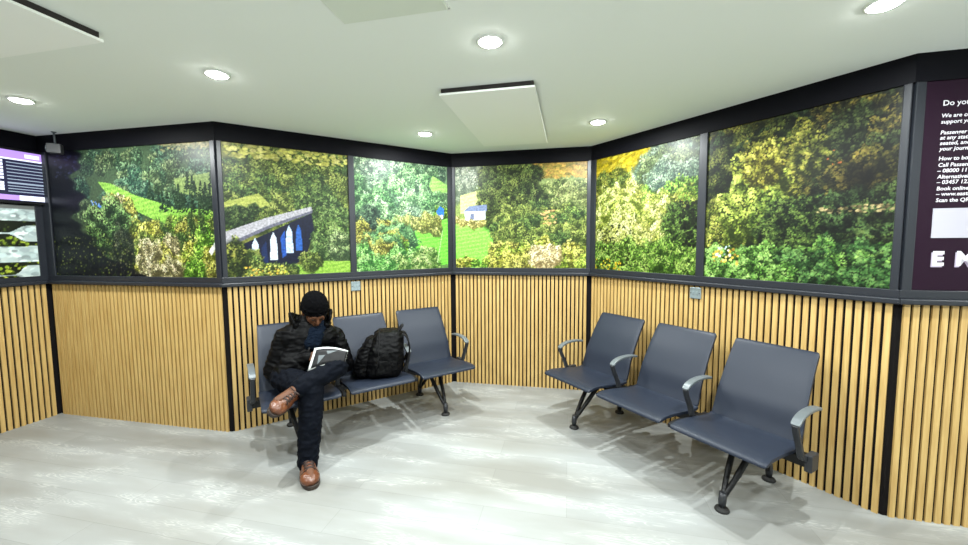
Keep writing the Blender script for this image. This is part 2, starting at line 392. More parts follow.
def paint_1(c):
    c.fill((62, 82, 58), (50, 62, 36))
    c.wood((.18, 1.05, .02, .5), 60, .085, G_GREY, 1.5)
    c.poly([(.70, 0), (1, 0), (1, .05), (.9, .03)], (176, 164, 116)); c.speck((.72, 1, 0, .05), 70, [(176, 164, 110), (120, 124, 84)], 1.6, 1.5)
    c.grass([(.78, .26), (1, .22), (1, .42), (.8, .36)], (112, 132, 76), (134, 152, 90))
    for k in range(16): c.conifer(RNG.uniform(.62, 1), RNG.uniform(.27, .47), .022, .07, (16, 30, 20), (66, 92, 62))
    c.grass([(.32, .25), (.40, .27), (.55, .37), (.78, .47), (1, .50), (1, .66), (.84, .66), (.66, .56), (.5, .46), (.38, .36)], (98, 142, 50), (136, 178, 78))
    for k in range(7): c.conifer(.70+.045*k+RNG.uniform(-.01, .01), .42+.006*k, .024, .075, (14, 28, 18), (58, 84, 52))
    c.wood((.3, .56, .38, .60), 16, .06, G_DRY+G_OLIVE[:1], 1.4)
    c.wood((.5, 1.0, .58, .84), 34, .085, G_LIME+G_OLIVE+G_DRY[1:], 1.5)
    for k in range(5): c.conifer(RNG.uniform(.7, .95), RNG.uniform(.52, .66), .02, .07, (26, 40, 22), (80, 104, 50))
    c.wood((.5, 1.0, .82, 1.0), 20, .09, G_LIME+G_DRY[1:], 1.6)
    c.wood((.6, .74, .74, .98), 9, .10, G_DRY, 1.4)
    c.crown(.37, .58, .15, .20, (14, 28, 14), (74, 104, 58), (150, 178, 110), leaf=1.6)
    c.crown(.29, .74, .10, .14, (10, 22, 10), (60, 88, 44), (128, 156, 84), leaf=1.6)
    c.crown(.45, .80, .07, .2, (8, 12, 12), (28, 38, 26), (76, 84, 60), leaf=1.4)
    # the dark left margin of the print: deep shade of near trees
    yy, xx = np.mgrid[0:c.H, 0:c.W]; u, v = xx/c.W, yy/c.H
    edge = .20+.035*np.sin(v*21)+.02*np.sin(v*57) + np.where(v > .66, (v-.66)*1.1, 0)
    m = np.clip((edge-u)/.03, 0, 1)[:, :, None]; c.a = c.a*(1-m*.96)+np.array((5, 7, 16))/255*m*.96
    c.speck((.0, .5, .68, 1), 300, [(40, 52, 18), (84, 96, 34), (26, 36, 16), (110, 120, 60)], 1.2)
    c.speck((.36, .58, .72, .98), 60, [(120, 116, 84), (60, 64, 40)], 1.0, 1, 0)
    c.speck((.04, .2, .03, .22), 45, [(24, 28, 52), (44, 46, 74)], 1.5, 2)
    c.speck((.27, .33, .40, .46), 14, [(70, 110, 190), (120, 160, 220)], 1.5)
    c.poly([(.955, .80), (1, .72), (1, .77), (.97, .83)], (206, 206, 200))

def paint_2(c):
    c.fill((120, 122, 62), (92, 96, 40))
    c.wood((-.02, 1.02, .0, .62), 62, .10, G_OLIVE, 1.5)
    c.speck((0, 1, 0, .10), 160, [(186, 182, 92), (160, 158, 74), (206, 198, 120)], 2.2, 1.6)
    c.grass([(.0, .44), (.25, .36), (.33, .44), (.1, .54), (0, .58)], (138, 148, 66), (166, 170, 90))
    c.wood((0, .22, .48, .60), 8, .06, [((14, 28, 14), (46, 68, 34), (92, 110, 58))], 1.3)
    c.wood((.55, .8, .3, .5), 10, .09, G_OLIVE[2:], 1.5)
    # viaduct: dark arcade, lit piers, pale deck
    c.poly([(.0, .80), (.66, .50), (.68, .64), (.60, .86), (.5, .92), (.0, .98)], (14, 20, 40))
    for u0, u1, v0, v1, col in ((.175, .235, .70, .87, (190, 205, 225)), (.315, .375, .655, .875, (200, 212, 228)), (.44, .50, .60, .82, (178, 196, 224)), (.52, .575, .59, .80, (38, 84, 160))):
        c.poly([(u0, v1), (u0+.006, v0+.06), ((u0+u1)/2, v0), (u1-.006, v0+.05), (u1, v1)], col)
    c.poly([(.40, .70), (.435, .64), (.44, .84), (.41, .86)], (30, 72, 150)); c.poly([(.25, .78), (.29, .72), (.30, .90), (.26, .92)], (20, 36, 74))
    c.poly([(.0, .655), (.30, .545), (.66, .445), (.67, .475), (.32, .60), (.0, .745)], (158, 156, 162))
    c.poly([(.0, .745), (.32, .60), (.67, .475), (.67, .495), (.32, .625), (.0, .775)], (92, 92, 108))
    c.speck((.02, .64, .46, .70), 0, [(220, 220, 220)], 1)
    c.wood((.77, 1.02, .40, .86), 24, .12, [((22, 38, 16), (62, 88, 40), (112, 136, 70)), ((28, 46, 22), (74, 100, 52), (130, 150, 88))], 1.6)
    c.crown(.90, .78, .12, .14, (40, 56, 34), (104, 124, 76), (166, 180, 128), leaf=1.5)
    c.grass([(.46, .93), (.7, .89), (1, .90), (1, 1), (.46, 1)], (108, 150, 46), (146, 180, 78))
    c.wood((.60, .76, .86, .92), 5, .06, G_OLIVE[:2], 1.4)
    c.wood((0, .20, .86, 1.0), 16, .085, G_OLIVE+G_DRY[1:], 1.6); c.crown(.06, .86, .10, .16, (16, 26, 8), (70, 82, 30), (140, 142, 64))
    c.wood((.2, .5, .93, 1.0), 12, .05, G_OLIVE)
    c.speck((.1, .46, .92, 1), 60, [(200, 160, 60), (170, 170, 60), (190, 190, 96)], 1.5)

def paint_3(c):
    c.fill((120, 150, 112), (100, 140, 76))
    c.wood((-.02, .95, .0, .56), 54, .12, G_MINT, 1.5)
    c.wood((.0, .2, .5, .75), 7, .10, G_MINT[1:2]+[((20, 34, 30), (52, 78, 60), (100, 128, 96))], 1.5)
    c.grass([(.82, .10), (1, .18), (1, .40), (.86, .32), (.78, .2)], (120, 176, 78), (160, 204, 112))
    c.wood((.74, 1.0, .28, .5), 10, .07, G_MINT[:2]+G_LIME[2:], 1.4)
    c.grass([(.50, .70), (.64, .62), (1, .50), (1, .96), (.74, .97), (.55, .84)], (96, 190, 54), (136, 214, 88))
    c.poly([(.86, .44), (.90, .39), (.95, .41), (.95, .48), (.88, .49)], (44, 110, 200)); c.poly([(.87, .48), (.94, .47), (.94, .51), (.88, .52)], (206, 212, 220))
    c.wood((.34, .86, .52, .62), 18, .06, [((74, 84, 42), (150, 154, 84), (214, 206, 140)), ((60, 80, 44), (126, 146, 84), (186, 196, 124))], 1.4); c.wood((.72, .88, .47, .58), 7, .05, [((70, 76, 36), (148, 152, 76), (206, 206, 130))], 1.4)
    c.wood((.0, .5, .62, .92), 22, .12, G_MINT[1:2]+G_LIME[2:]+G_DRY[1:], 1.5)
    c.wood((.0, .85, .86, 1.02), 20, .11, [((36, 84, 34), (112, 172, 84), (176, 214, 140)), ((52, 84, 36), (140, 170, 92), (200, 210, 150))], 1.6)
    c.poly([(.86, .94), (.93, .62), (.936, .62), (.87, .94)], (186, 220, 150))

def paint_4(c):
    c.fill((126, 140, 90), (110, 130, 50))
    c.wood((-.02, .32, .0, .24), 14, .10, [((70, 84, 66), (126, 136, 112), (176, 182, 158)), ((64, 80, 54), (112, 128, 88), (160, 168, 128))], 1.4)
    c.grass([(.04, .28), (.24, .22), (.26, .42), (.04, .46)], (176, 182, 110), (206, 200, 140))
    c.poly([(.58, 0), (1, 0), (1, .16), (.84, .11), (.66, .13)], (166, 134, 66)); c.speck((.56, 1, 0, .14), 200, [(190, 150, 70), (150, 128, 56), (126, 116, 50)], 2.4, 2)
    c.wood((.5, 1.03, .24, .5), 40, .11, [((56, 64, 30), (116, 128, 72), (170, 176, 116)), ((44, 58, 26), (98, 114, 58), (150, 160, 98))], 1.5)
    c.grass([(.0, .52), (.30, .48), (.30, 1), (0, 1)], (104, 186, 56), (142, 210, 92))
    c.wood((.0, .2, .50, .58), 5, .045, [((90, 86, 40), (176, 166, 96), (224, 210, 150))], 1.3)
    c.wood((.28, .62, .08, .5), 26, .14, [((20, 28, 10), (68, 84, 36), (128, 140, 70)), ((16, 26, 10), (56, 74, 32), (108, 124, 64))], 1.5)
    c.wood((.34, 1.03, .46, .82), 44, .13, G_OLIVE, 1.5)
    c.speck((.66, .78, .44, .58), 30, [(206, 160, 110), (190, 140, 90)], 1.5, 1.4)
    c.wood((.28, 1.03, .80, 1.03), 40, .10, G_LIME[:2]+G_DRY[1:], 1.6)
    c.wood((.6, .78, .80, .92), 6, .08, [((110, 96, 60), (200, 184, 136), (232, 220, 186))], 1.4)
    c.poly([(.06, .44), (.11, .385), (.25, .375), (.25, .44)], (104, 116, 146)); c.poly([(.07, .44), (.24, .435), (.24, .52), (.08, .53)], (196, 200, 206)); c.poly([(.12, .46), (.15, .46), (.15, .52), (.12, .52)], (96, 104, 130))
    c.wood((.02, .22, .53, .57), 5, .035, [((90, 86, 40), (176, 166, 96), (224, 210, 150))], 1.3)
    c.wood((0, .28, .93, 1.03), 8, .06, G_LIME, 1.5)

def paint_5(c):
    c.fill((120, 126, 50), (110, 140, 50))
    c.poly([(0, 0), (.7, 0), (.62, .1), (.2, .2), (0, .26)], (170, 150, 26)); c.speck((0, .6, 0, .2), 260, [(186, 164, 30), (150, 138, 24), (206, 186, 60)], 2.4, 2, -.2)
    c.wood((-.02, 1.0, .18, .42), 40, .10, [((30, 46, 14), (86, 108, 44), (146, 160, 84)), ((40, 52, 14), (110, 120, 40), (172, 170, 80))], 1.5)
    c.wood((.55, 1.05, .0, .34), 26, .13, [((56, 76, 66), (110, 134, 108), (170, 186, 160)), ((48, 62, 34), (98, 116, 72), (152, 166, 116))], 1.5)
    c.wood((0, 1.03, .38, .7), 44, .13, G_LIME, 1.6)
    c.wood((.12, .75, .36, .95), 46, .13, [((70, 84, 20), (178, 188, 84), (236, 236, 160)), ((84, 92, 30), (190, 192, 100), (240, 236, 176))], 1.5)
    c.wood((.78, 1.03, .45, .9), 18, .10, [((14, 24, 8), (64, 92, 34), (132, 164, 78))], 1.5)
    c.wood((.0, 1.03, .82, 1.03), 34, .11, [((30, 52, 12), (104, 146, 50), (176, 204, 104))], 1.6)
    c.speck((.05, .4, .6, .95), 130, [(20, 28, 10), (34, 42, 12)], 1.6); c.speck((0, .3, .9, 1), 40, [(230, 200, 60), (220, 180, 40)], 1.5)
    c.speck((.85, 1, .45, .8), 120, [(10, 14, 8), (22, 30, 14)], 2.0)

def paint_6(c):
    c.fill((22, 28, 12), (16, 26, 10))
    c.wood((-.02, 1.0, -.02, .36), 46, .12, G_DARK+[((16, 20, 6), (70, 72, 24), (140, 136, 56))], 1.6)
    c.wood((.3, .7, .08, .42), 16, .10, [((22, 26, 8), (92, 96, 34), (166, 160, 72))], 1.6)
    c.wood((.66, 1.02, .0, .5), 30, .10, [((6, 9, 5), (26, 36, 18), (74, 86, 44)), ((8, 10, 5), (44, 46, 18), (120, 108, 46))], 1.5)
    c.wood((.56, 1.03, .5, .85), 30, .10, [((4, 8, 5), (22, 36, 18), (70, 94, 50)), ((5, 9, 5), (30, 42, 20), (84, 104, 52))], 1.5)
    c.wood((-.02, .2, .55, .85), 14, .11, [((26, 34, 10), (96, 106, 38), (166, 168, 80))], 1.6)
    c.crown(.34, .42, .19, .27, (32, 40, 10), (140, 150, 54), (216, 220, 108), leaf=1.7)
    c.crown(.24, .55, .15, .22, (34, 46, 12), (134, 150, 58), (208, 216, 108), leaf=1.7)
    c.crown(.42, .62, .12, .2, (24, 38, 10), (96, 120, 44), (164, 180, 84), leaf=1.7)
    c.crown(.36, .28, .13, .14, (44, 42, 10), (150, 148, 54), (214, 206, 100), leaf=1.7)
    c.crown(.62, .26, .10, .14, (20, 26, 8), (86, 92, 34), (156, 154, 68), leaf=1.7)
    c.wood((.42, .66, .52, .86), 12, .09, [((6, 12, 6), (34, 52, 22), (100, 122, 56))], 1.5)
    yy, xx = np.mgrid[0:c.H, 0:c.W]; u, v = xx/c.W, yy/c.H
    gap = np.exp(-(((u-.86)/.13)**2+((v-.42)/.10)**2)*1.5)[:, :, None]; c.a *= 1-.85*gap
    c.speck((.66, 1.0, .565, .60), 60, [(176, 156, 110), (120, 104, 70), (80, 70, 46)], 1.1, 1.4)
    c.speck((.68, .8, .24, .34), 5, [(190, 104, 50)], .9); c.speck((.72, .78, .80, .86), 4, [(190, 100, 50)], .9)
    c.wood((.2, 1.03, .84, 1.03), 38, .10, [((8, 22, 6), (58, 96, 36), (126, 162, 80)), ((10, 24, 10), (48, 84, 40), (102, 138, 74))], 1.6)
    c.wood((-.02, .5, .86, 1.03), 22, .10, [((16, 36, 10), (92, 136, 56), (160, 196, 110))], 1.6)
    c.speck((.05, .24, .80, .90), 34, [(214, 170, 60), (230, 210, 120), (200, 150, 50)], 1.5); c.speck((.08, .2, .78, .86), 12, [(170, 190, 226), (226, 230, 236)], 1.6)

def mural(wl, s0, s1, painter, label, cell, gain=1.0):
    c = Canvas(s1-s0, P_TOP-P_BOT, cell); painter(c)
    a = srgb2lin(np.clip(c.a, 0, 1))*gain*.58
    H, Wd = c.H, c.W
    S = np.linspace(0, s1-s0, Wd); Z = np.linspace(P_TOP-P_BOT, 0, H)
    co = np.zeros((H, Wd, 3)); co[:, :, 0] = S[None]; co[:, :, 2] = Z[:, None]
    # body of the panel: a 4 mm board; the front face carries the fine grid of ink
    nfront = H*Wd
    idx = np.arange(nfront).reshape(H, Wd)
    q = np.stack([idx[1:, :-1], idx[1:, 1:], idx[:-1, 1:], idx[:-1, :-1]], -1).reshape(-1, 4)
    back = np.array([[0, .004, 0], [s1-s0, .004, 0], [s1-s0, .004, P_TOP-P_BOT], [0, .004, P_TOP-P_BOT]])
    verts = np.concatenate([co.reshape(-1, 3), back]); k = nfront
    me = bpy.data.meshes.new('mural_panel')
    nq = len(q); faces = np.concatenate([q, [[k+3, k+2, k+1, k]]])
    me.vertices.add(len(verts)); me.vertices.foreach_set('co', verts.astype(np.float32).ravel())
    me.loops.add(faces.size); me.loops.foreach_set('vertex_index', faces.astype(np.int32).ravel())
    me.polygons.add(len(faces)); me.polygons.foreach_set('loop_start', (np.arange(len(faces))*4).astype(np.int32))
    me.update(calc_edges=True)
    at = me.color_attributes.new('ink', 'FLOAT_COLOR', 'POINT')
    colr = np.ones((len(verts), 4), np.float32); colr[:nfront, :3] = a.reshape(-1, 3); colr[nfront:, :3] = .02
    at.data.foreach_set('color', colr.ravel())
    me.materials.append(MT['ink'])
    o = bpy.data.objects.new('mural_panel', me); COL.objects.link(o)
    o.location = wl.p(s0, -.002, P_BOT); o.rotation_euler = (0, 0, math.atan2(wl.t.y, wl.t.x))
    return tag(o, label, 'mural', 'printed countryside panels above the slats')

mural(W_AB, .09, 1.752, paint_1, 'printed mural panel with dark left side and a green field strip under wooded hill', .005, gain=1.3)
mural(W_BD, .036, .979, paint_2, 'printed mural panel showing a viaduct with arches in a wooded valley', .005, gain=1.35)
mural(W_BD, 1.033, 1.988, paint_3, 'printed mural panel of mint green trees above a bright green field with small blue roof', .005, gain=1.15)
mural(W_DE, .038, 1.370, paint_4, 'printed mural panel with white house at its left, dark olive trees and golden hilltop', .005, gain=1.5)
mural(W_EG, .062, 1.065, paint_5, 'printed mural panel filled by a pale yellow-green bush, mustard slope at top left', .005, gain=.92)
mural(W_EG, 1.126, 2.113, paint_6, 'dark woodland mural panel with one sunlit crown, beside the plum poster', .0042, gain=1.3)

# ------------------------------------------------------------------ sockets
for wl, s, lab in ((W_BD, 1.017, 'square grey metal wall plate on the slats above the man and backpack'), (W_EG, 1.072, 'square grey metal wall plate on the slats above the right bench')):
    e = empty('wall_plate', wl.p(s, 0, 1.112), math.atan2(-wl.t.y, -wl.t.x)); tag(e, lab, 'wall plate', 'metal wall plates under the rail')
    bm = bmesh.new(); box(bm, (0, .006, 0), (.086, .012, .086)); bevel(obj('plate', bm, MT['steel'], e), .004)
    for dx in (-.015, .015):
        bm = bmesh.new(); box(bm, (dx, .0135, .002), (.014, .004, .026)); bevel(obj('switch', bm, MT['steel'], e), .002)
    for dx in (-.033, .033):
        bm = bmesh.new(); lathe(bm, [(.0001, 0), (.004, 0), (.004, .002), (.0001, .0025)], (0, 0, 0), 10)
        o = obj('screw', bm, MT['dgrey'], e, loc=(dx, .0118, .0)); o.rotation_euler = (-PI/2, 0, 0)

# ------------------------------------------------------------------ departures screen and stone poster on the left wall
def wl_s(px, py, w, wl):
    p = px_w(px, py, w, wl); q = Vector((p.x, p.y))-wl.a
    return q.dot(wl.t), p.z
WLrot = math.atan2(W_L.t.y, W_L.t.x)
s_r, z_tr = wl_s(41.5, 155, .05, W_L); s_r2, z_br = wl_s(46.5, 203, .05, W_L)
SR = (s_r+s_r2)/2; ZT, ZB = z_tr, z_br; SW = 1.02
sc = empty('departures_screen', W_L.p(SR-SW/2, 0, ZB), WLrot)
tag(sc, 'wall-mounted departures screen with purple header and rows of text, above the stone-and-leaf poster', 'screen')
hh = ZT-ZB
bm = bmesh.new(); box(bm, (0, -.022, hh/2), (SW+.04, .044, hh+.04)); bevel(obj('casing', bm, MT['black'], sc), .004)
bm = bmesh.new(); box(bm, (0, -.0455, hh/2), (SW, .003, hh)); obj('display', bm, MT['scrblk'], sc)
def sbar(name, x0, x1, v0, v1, m):
    bm = bmesh.new(); box(bm, (SW/2-(1-(x0+x1)/2)*SW, -.0478, hh*(1-(v0+v1)/2)), ((x1-x0)*SW, .0016, (v1-v0)*hh)); return obj(name, bm, m, sc)
fx = lambda x, y: 1-(SR-wl_s(x, y, .05, W_L)[0])/SW
sbar('header_band', 0, 1, 0, .155, MT['scrpur']); sbar('header_underline', 0, 1, .155, .185, MT['scrwht']); o = sbar('header_box', fx(24.4, 155), fx(39, 157), .045, .12, MT['scrwht']); o.location.y -= .0008
c1, c2 = fx(3.2, 170), fx(5, 190)
for i in range(7): sbar('text_row', c1+.02, .995, .235+i*.066, .251+i*.066, MT['scrrow'])
for i in range(4): sbar('text_row', c2+.02, .995, .70+(i-1)*.054, .716+(i-1)*.054, MT['scrrow'])
for i in range(6): sbar('time_cell', c1-.3, c1, .205+i*.066, .252+i*.066, MT['scrwht'])
for i in range(3): sbar('time_cell', c2-.3, c2, .635+i*.06, .682+i*.06, MT['scrwht'])
fb = fx(20, 199)
sbar('footer_band', 0, fb, .885, .985, MT['scrpur']); sbar('footer_box', fb, 1, .885, .985, MT['scrwht'])

def stone_mat():
    m = bpy.data.materials.new('stone_leaf_print'); m.use_nodes = True; nt = m.node_tree; b = nt.nodes['Principled BSDF']; L = nt.links
    at = nt.nodes.new('ShaderNodeAttribute'); at.attribute_name = 'ink'; L.new(at.outputs['Color'], b.inputs['Base Color']); b.inputs['Roughness'].default_value = .3
    return m
s2, zt2 = wl_s(43, 206, .01, W_L); s3, zb2 = wl_s(49, 280, .01, W_L)
PW, PH = 1.0, zt2-P_BOT-.005
def paint_stone(c):
    c.fill((150, 162, 160), (176, 188, 184))
    c.speck((0, 1, 0, 1), 900, [(160, 176, 174), (190, 202, 198), (140, 152, 152)], 3, 1.5)
    yy, xx = np.mgrid[0:c.H, 0:c.W]; u, v = xx/c.W, yy/c.H
    x = (u-PU0)/(1-PU0)*48                     # along the visible stretch
    sm = lambda e0, e1: (lambda t: t*t*(3-2*t))(np.clip((x-e0)/(e1-e0), 0, 1))
    pinch = lambda c0, w: np.exp(-((x-c0)/w)**2)
    msk = (v > .22) & (v < .38-.10*sm(8, 36)-.15*sm(-2, -30))
    msk |= (v > .40+.10*sm(9, 34)+.10*sm(-2, -30)) & (v < .575-.012*sm(20, 40))
    msk |= (v > .785) & (v < .955-.125*sm(12, 34)-.12*sm(0, -30))
    msk |= (v > .965+.05*sm(14, 26))
    dark = c.a.copy(); c2 = Canvas(1, 1, 1); c2.W, c2.H, c2.k = c.W, c.H, c.k; c2.a = np.zeros_like(c.a); c2.fill((14, 18, 10), (16, 20, 8))
    c2.speck((0, 1, .42, 1), 700, [(60, 78, 22), (120, 140, 40), (176, 190, 60), (30, 40, 14)], 1.8); c2.speck((0, 1, .2, .4), 60, [(50, 64, 24), (90, 104, 40)], 1.5)
    c.a[msk] = c2.a[msk]
    c.a[:int(c.H*.07)] = np.array((92, 94, 92))/255
PR = min((s2+s3)/2, W_L.L-.062); PU0 = 1-(PR-wl_s(0, 245, .01, W_L)[0])/PW
c = Canvas(PW, PH, .006); paint_stone(c)
a = srgb2lin(np.clip(c.a, 0, 1))
bm = bmesh.new(); lay = bm.verts.layers.float_color.new('ink')
vs = [[bm.verts.new((-PW/2+PW*i/(c.W-1), -.012, PH*(1-j/(c.H-1)))) for i in range(c.W)] for j in range(c.H)]
for j in range(c.H):
    for i in range(c.W): vs[j][i][lay] = (*a[j, i], 1)
for j in range(c.H-1):
    for i in range(c.W-1): bm.faces.new((vs[j+1][i], vs[j+1][i+1], vs[j][i+1], vs[j][i]))
bk = [bm.verts.new(p) for p in ((-PW/2, 0, 0), (PW/2, 0, 0), (PW/2, 0, PH), (-PW/2, 0, PH))]
bm.faces.new(bk); bm.faces.new((vs[-1][0], bk[0], bk[3], vs[0][0])); bm.faces.new((vs[-1][-1], vs[0][-1], bk[2], bk[1]))
o = obj('stone_leaf_poster', bm, stone_mat(), loc=W_L.p(min((s2+s3)/2, W_L.L-.062)-PW/2, 0, P_BOT)); o.rotation_euler = (0, 0, WLrot)
tag(o, 'poster of pale stone bands and dark leafy curves under the departures screen', 'poster')

# ------------------------------------------------------------------ plum notice poster on the right wall
Rrot = math.atan2(W_R.t.y, W_R.t.x)
sl = (wl_s(927, 83, .005, W_R)[0]+wl_s(911, 289.5, .005, W_R)[0])/2
SGW, SGB, SGT = .66, P_BOT+.002, P_TOP-.002
sg = empty('notice_poster', W_R.p(sl, 0, SGB), Rrot); tag(sg, 'plum wall poster with white travel assistance text, right edge of the wall', 'poster')
bm = bmesh.new(); box(bm, (SGW/2, -.002, (SGT-SGB)/2), (SGW, .008, SGT-SGB)); obj('backing', bm, MT['plum'], sg)
def text_mesh(s, size, bold=0, shear=0):
    cu = bpy.data.curves.new('t', 'FONT'); cu.body = s; cu.size = size; cu.offset = bold; cu.shear = shear; cu.resolution_u = 3
    t = bpy.data.objects.new('t', cu); COL.objects.link(t); dg = bpy.context.evaluated_depsgraph_get()
    me = bpy.data.meshes.new_from_object(t.evaluated_get(dg)); bpy.data.objects.remove(t); bpy.data.curves.remove(cu)
    return me
def put_text(name, s, px, py, size, m, bold=.0012, shear=0, dy=0):
    ss, z = wl_s(px, py, .007, W_R)
    me = text_mesh(s, size, bold, shear); me.materials.append(m)
    o = bpy.data.objects.new(name, me); COL.objects.link(o); o.parent = sg
    o.location = (ss-sl, -.0068-dy, z-SGB-size*.35); o.rotation_euler = (PI/2, 0, 0)
    return o
for s, px, py, sz, sh in (('Do you n', 943, 103, .036, 0), ('We are con', 941.5, 115.7, .0262, .12), ('support yo', 941, 121.8, .0262, .12),
        ('Passenger', 940.3, 132.6, .0262, .18), ('at any stati', 940, 137.8, .0262, .18), ('seated, and', 939.8, 143.2, .0262, .18), ('your journe', 939.5, 148.8, .0262, .18),
        ('How to boo', 938.5, 158.6, .0262, .12), ('Call Passen', 938, 165, .0262, .12), ('\u2013 08000 11 3', 937.3, 170.8, .0262, .12),
        ('Alternativel', 937.3, 176.8, .0262, .12), ('\u2013 03457 123', 936.7, 182.2, .0262, .12), ('Book online', 936.4, 188.6, .0262, .12),
        ('\u2013 www.eastm', 936, 194, .0262, .12), ('Scan the QR', 935.6, 200.2, .0262, .12)):
    put_text('text_line', s, px, py, sz, MT['letter'], .0005, sh)
for ch, px in (('E', 931.6), ('M', 955.6)):
    put_text('big_letter', ch, px, 258.3, .098, MT['letter'], .004, 0, .0016)
    put_text('letter_shadow', ch, px-1.4, 259.6, .098, MT['lettersh'], .004)
q0, zq0 = wl_s(933, 208.5, .007, W_R); q1, zq1 = wl_s(931, 238, .007, W_R)
bm = bmesh.new(); box(bm, ((q0+q1)/2-sl+.15, -.0075, (zq0+zq1)/2-SGB), (.30, .003, zq0-zq1)); obj('pale_square', bm, MT['qr'], sg)

# ------------------------------------------------------------------ ceiling fittings
AX = math.radians(-12.5)
def ceiling_panel(c, sx, sy, zb, label, name='radiant_panel'):
    e = empty(name, (c[0], c[1], CEIL), AX); tag(e, label, 'ceiling panel', 'flat white panels hung under the ceiling')
    d = CEIL-zb
    bm = bmesh.new(); box(bm, (0, 0, -d+.006), (sx, sy, .012)); bevel(obj('panel', bm, MT['white'], e), .002)
    bm = bmesh.new(); box(bm, (0, 0, -(d-.012)/2), (sx-.02, sy-.02, d-.012)); obj('gap_shade_box', bm, MT['gap_shade'], e)  # dark box added above the panel; its colour stands for the shaded gap
    return e
ceiling_panel((.167, 3.0), .575, 1.29, 2.385, 'white flat heater panel hung under ceiling in front of far corner')
def cp_corner(corner, sx, sy, sgnx, sgny):
    x = Vector((math.cos(AX), math.sin(AX))); y = Vector((-math.sin(AX), math.cos(AX)))
    return corner + x*sgnx*sx/2 + y*sgny*sy/2
c3 = cp_corner(Vector((-1.645, 1.816)), .8, 1.3, -1, -1)
ceiling_panel(c3, .8, 1.25, 2.385, 'white flat heater panel hung under ceiling at upper left')
hx = cp_corner(Vector((-.567, 1.714)), .45, .6, 1, -1)
e = empty('ceiling_hatch', (hx[0], hx[1], CEIL), AX); tag(e, 'pale flush access hatch in the ceiling, at the top of the photo', 'hatch')
bm = bmesh.new(); box(bm, (0, 0, -.006), (.45, .6, .012)); bevel(obj('door', bm, MT['hatch'], e), .003)
bm = bmesh.new()
for s in (-1, 1):
    box(bm, (s*.228, 0, -.003), (.008, .612, .006)); box(bm, (0, s*.303, -.003), (.464, .008, .006))
obj('frame', bm, MT['ringw'], e)

def downlight(x, y, label):
    e = empty('downlight', (x, y, CEIL)); tag(e, label, 'ceiling light', 'round recessed ceiling downlights')
    bm = bmesh.new(); lathe(bm, [(.049, 0), (.064, 0), (.063, -.006), (.052, -.008), (.049, -.003)], (0, 0, 0), 28); 
    obj('bezel', bm, MT['ringw'], e, True)
    bm = bmesh.new(); lathe(bm, [(.0001, -.002), (.050, -.002), (.048, -.009), (.038, -.014), (.018, -.0165), (.0001, -.017)], (0, 0, 0), 24); obj('lens', bm, MT['lens'], e, True)
    ld = bpy.data.lights.new('downlight_lamp', 'AREA'); ld.shape = 'DISK'; ld.size = .03; ld.spread = math.radians(180); ld.energy = POWER; ld.color = (.935, .99, .985)
    lo = bpy.data.objects.new('downlight_lamp', ld); COL.objects.link(lo); lo.location = (x, y, CEIL-.022)
POWER = 28
seen = [((.043, 1.88), 'round ceiling downlight nearest the top centre, left of the hung panel'), ((-1.434, 2.21), 'round ceiling downlight above the dark corner post, left of centre'),
        ((-2.921, 2.571), 'round ceiling downlight at the far left, over the slatted corner'), ((-.475, 3.398), 'round ceiling downlight just left of the hung heater panel'),
        ((.898, 3.098), 'round ceiling downlight just right of the hung heater panel'), ((1.582, 1.61), 'round ceiling downlight cut by the top edge at right')]
for (x, y), lab in seen: downlight(x, y, lab)
for x, y in ((-2.95, .45), (-.87, .6), (.64, .2), (2.1, -.1), (3.6, .3)):
    downlight(x, y, 'round ceiling downlight behind the camera')

# small grey camera box under the ceiling
p = px_w(55, 148.8, .07, W_AB); 
cm = empty('ceiling_camera', (p.x, p.y, CEIL), math.radians(30)); tag(cm, 'small grey box camera hanging from the ceiling in left corner', 'camera')
dz = CEIL-p.z
bm = bmesh.new(); box(bm, (0, 0, -dz), (.085, .07, .075)); bevel(obj('housing', bm, MT['dgrey'] if False else mat('camera_grey', (.07, .07, .075), .45), cm), .006)
bm = bmesh.new(); tube(bm, [(0, 0, 0), (.004, 0, -dz+.035)], .007, 10); obj('stem', bm, MT['lgrey'], cm)
bm = bmesh.new(); lathe(bm, [(.016, 0), (.016, -.005), (.008, -.008)], (0, 0, 0), 16); obj('ceiling_rose', bm, MT['lgrey'], cm)
bm = bmesh.new(); lathe(bm, [(.024, 0), (.024, .008), (.016, .01), (.015, .004), (.0005, .004)], (0, 0, 0), 18)
o = obj('lens', bm, MT['lgrey'], cm, loc=(-.0425, 0, -dz)); o.rotation_euler = (0, -PI/2, 0)

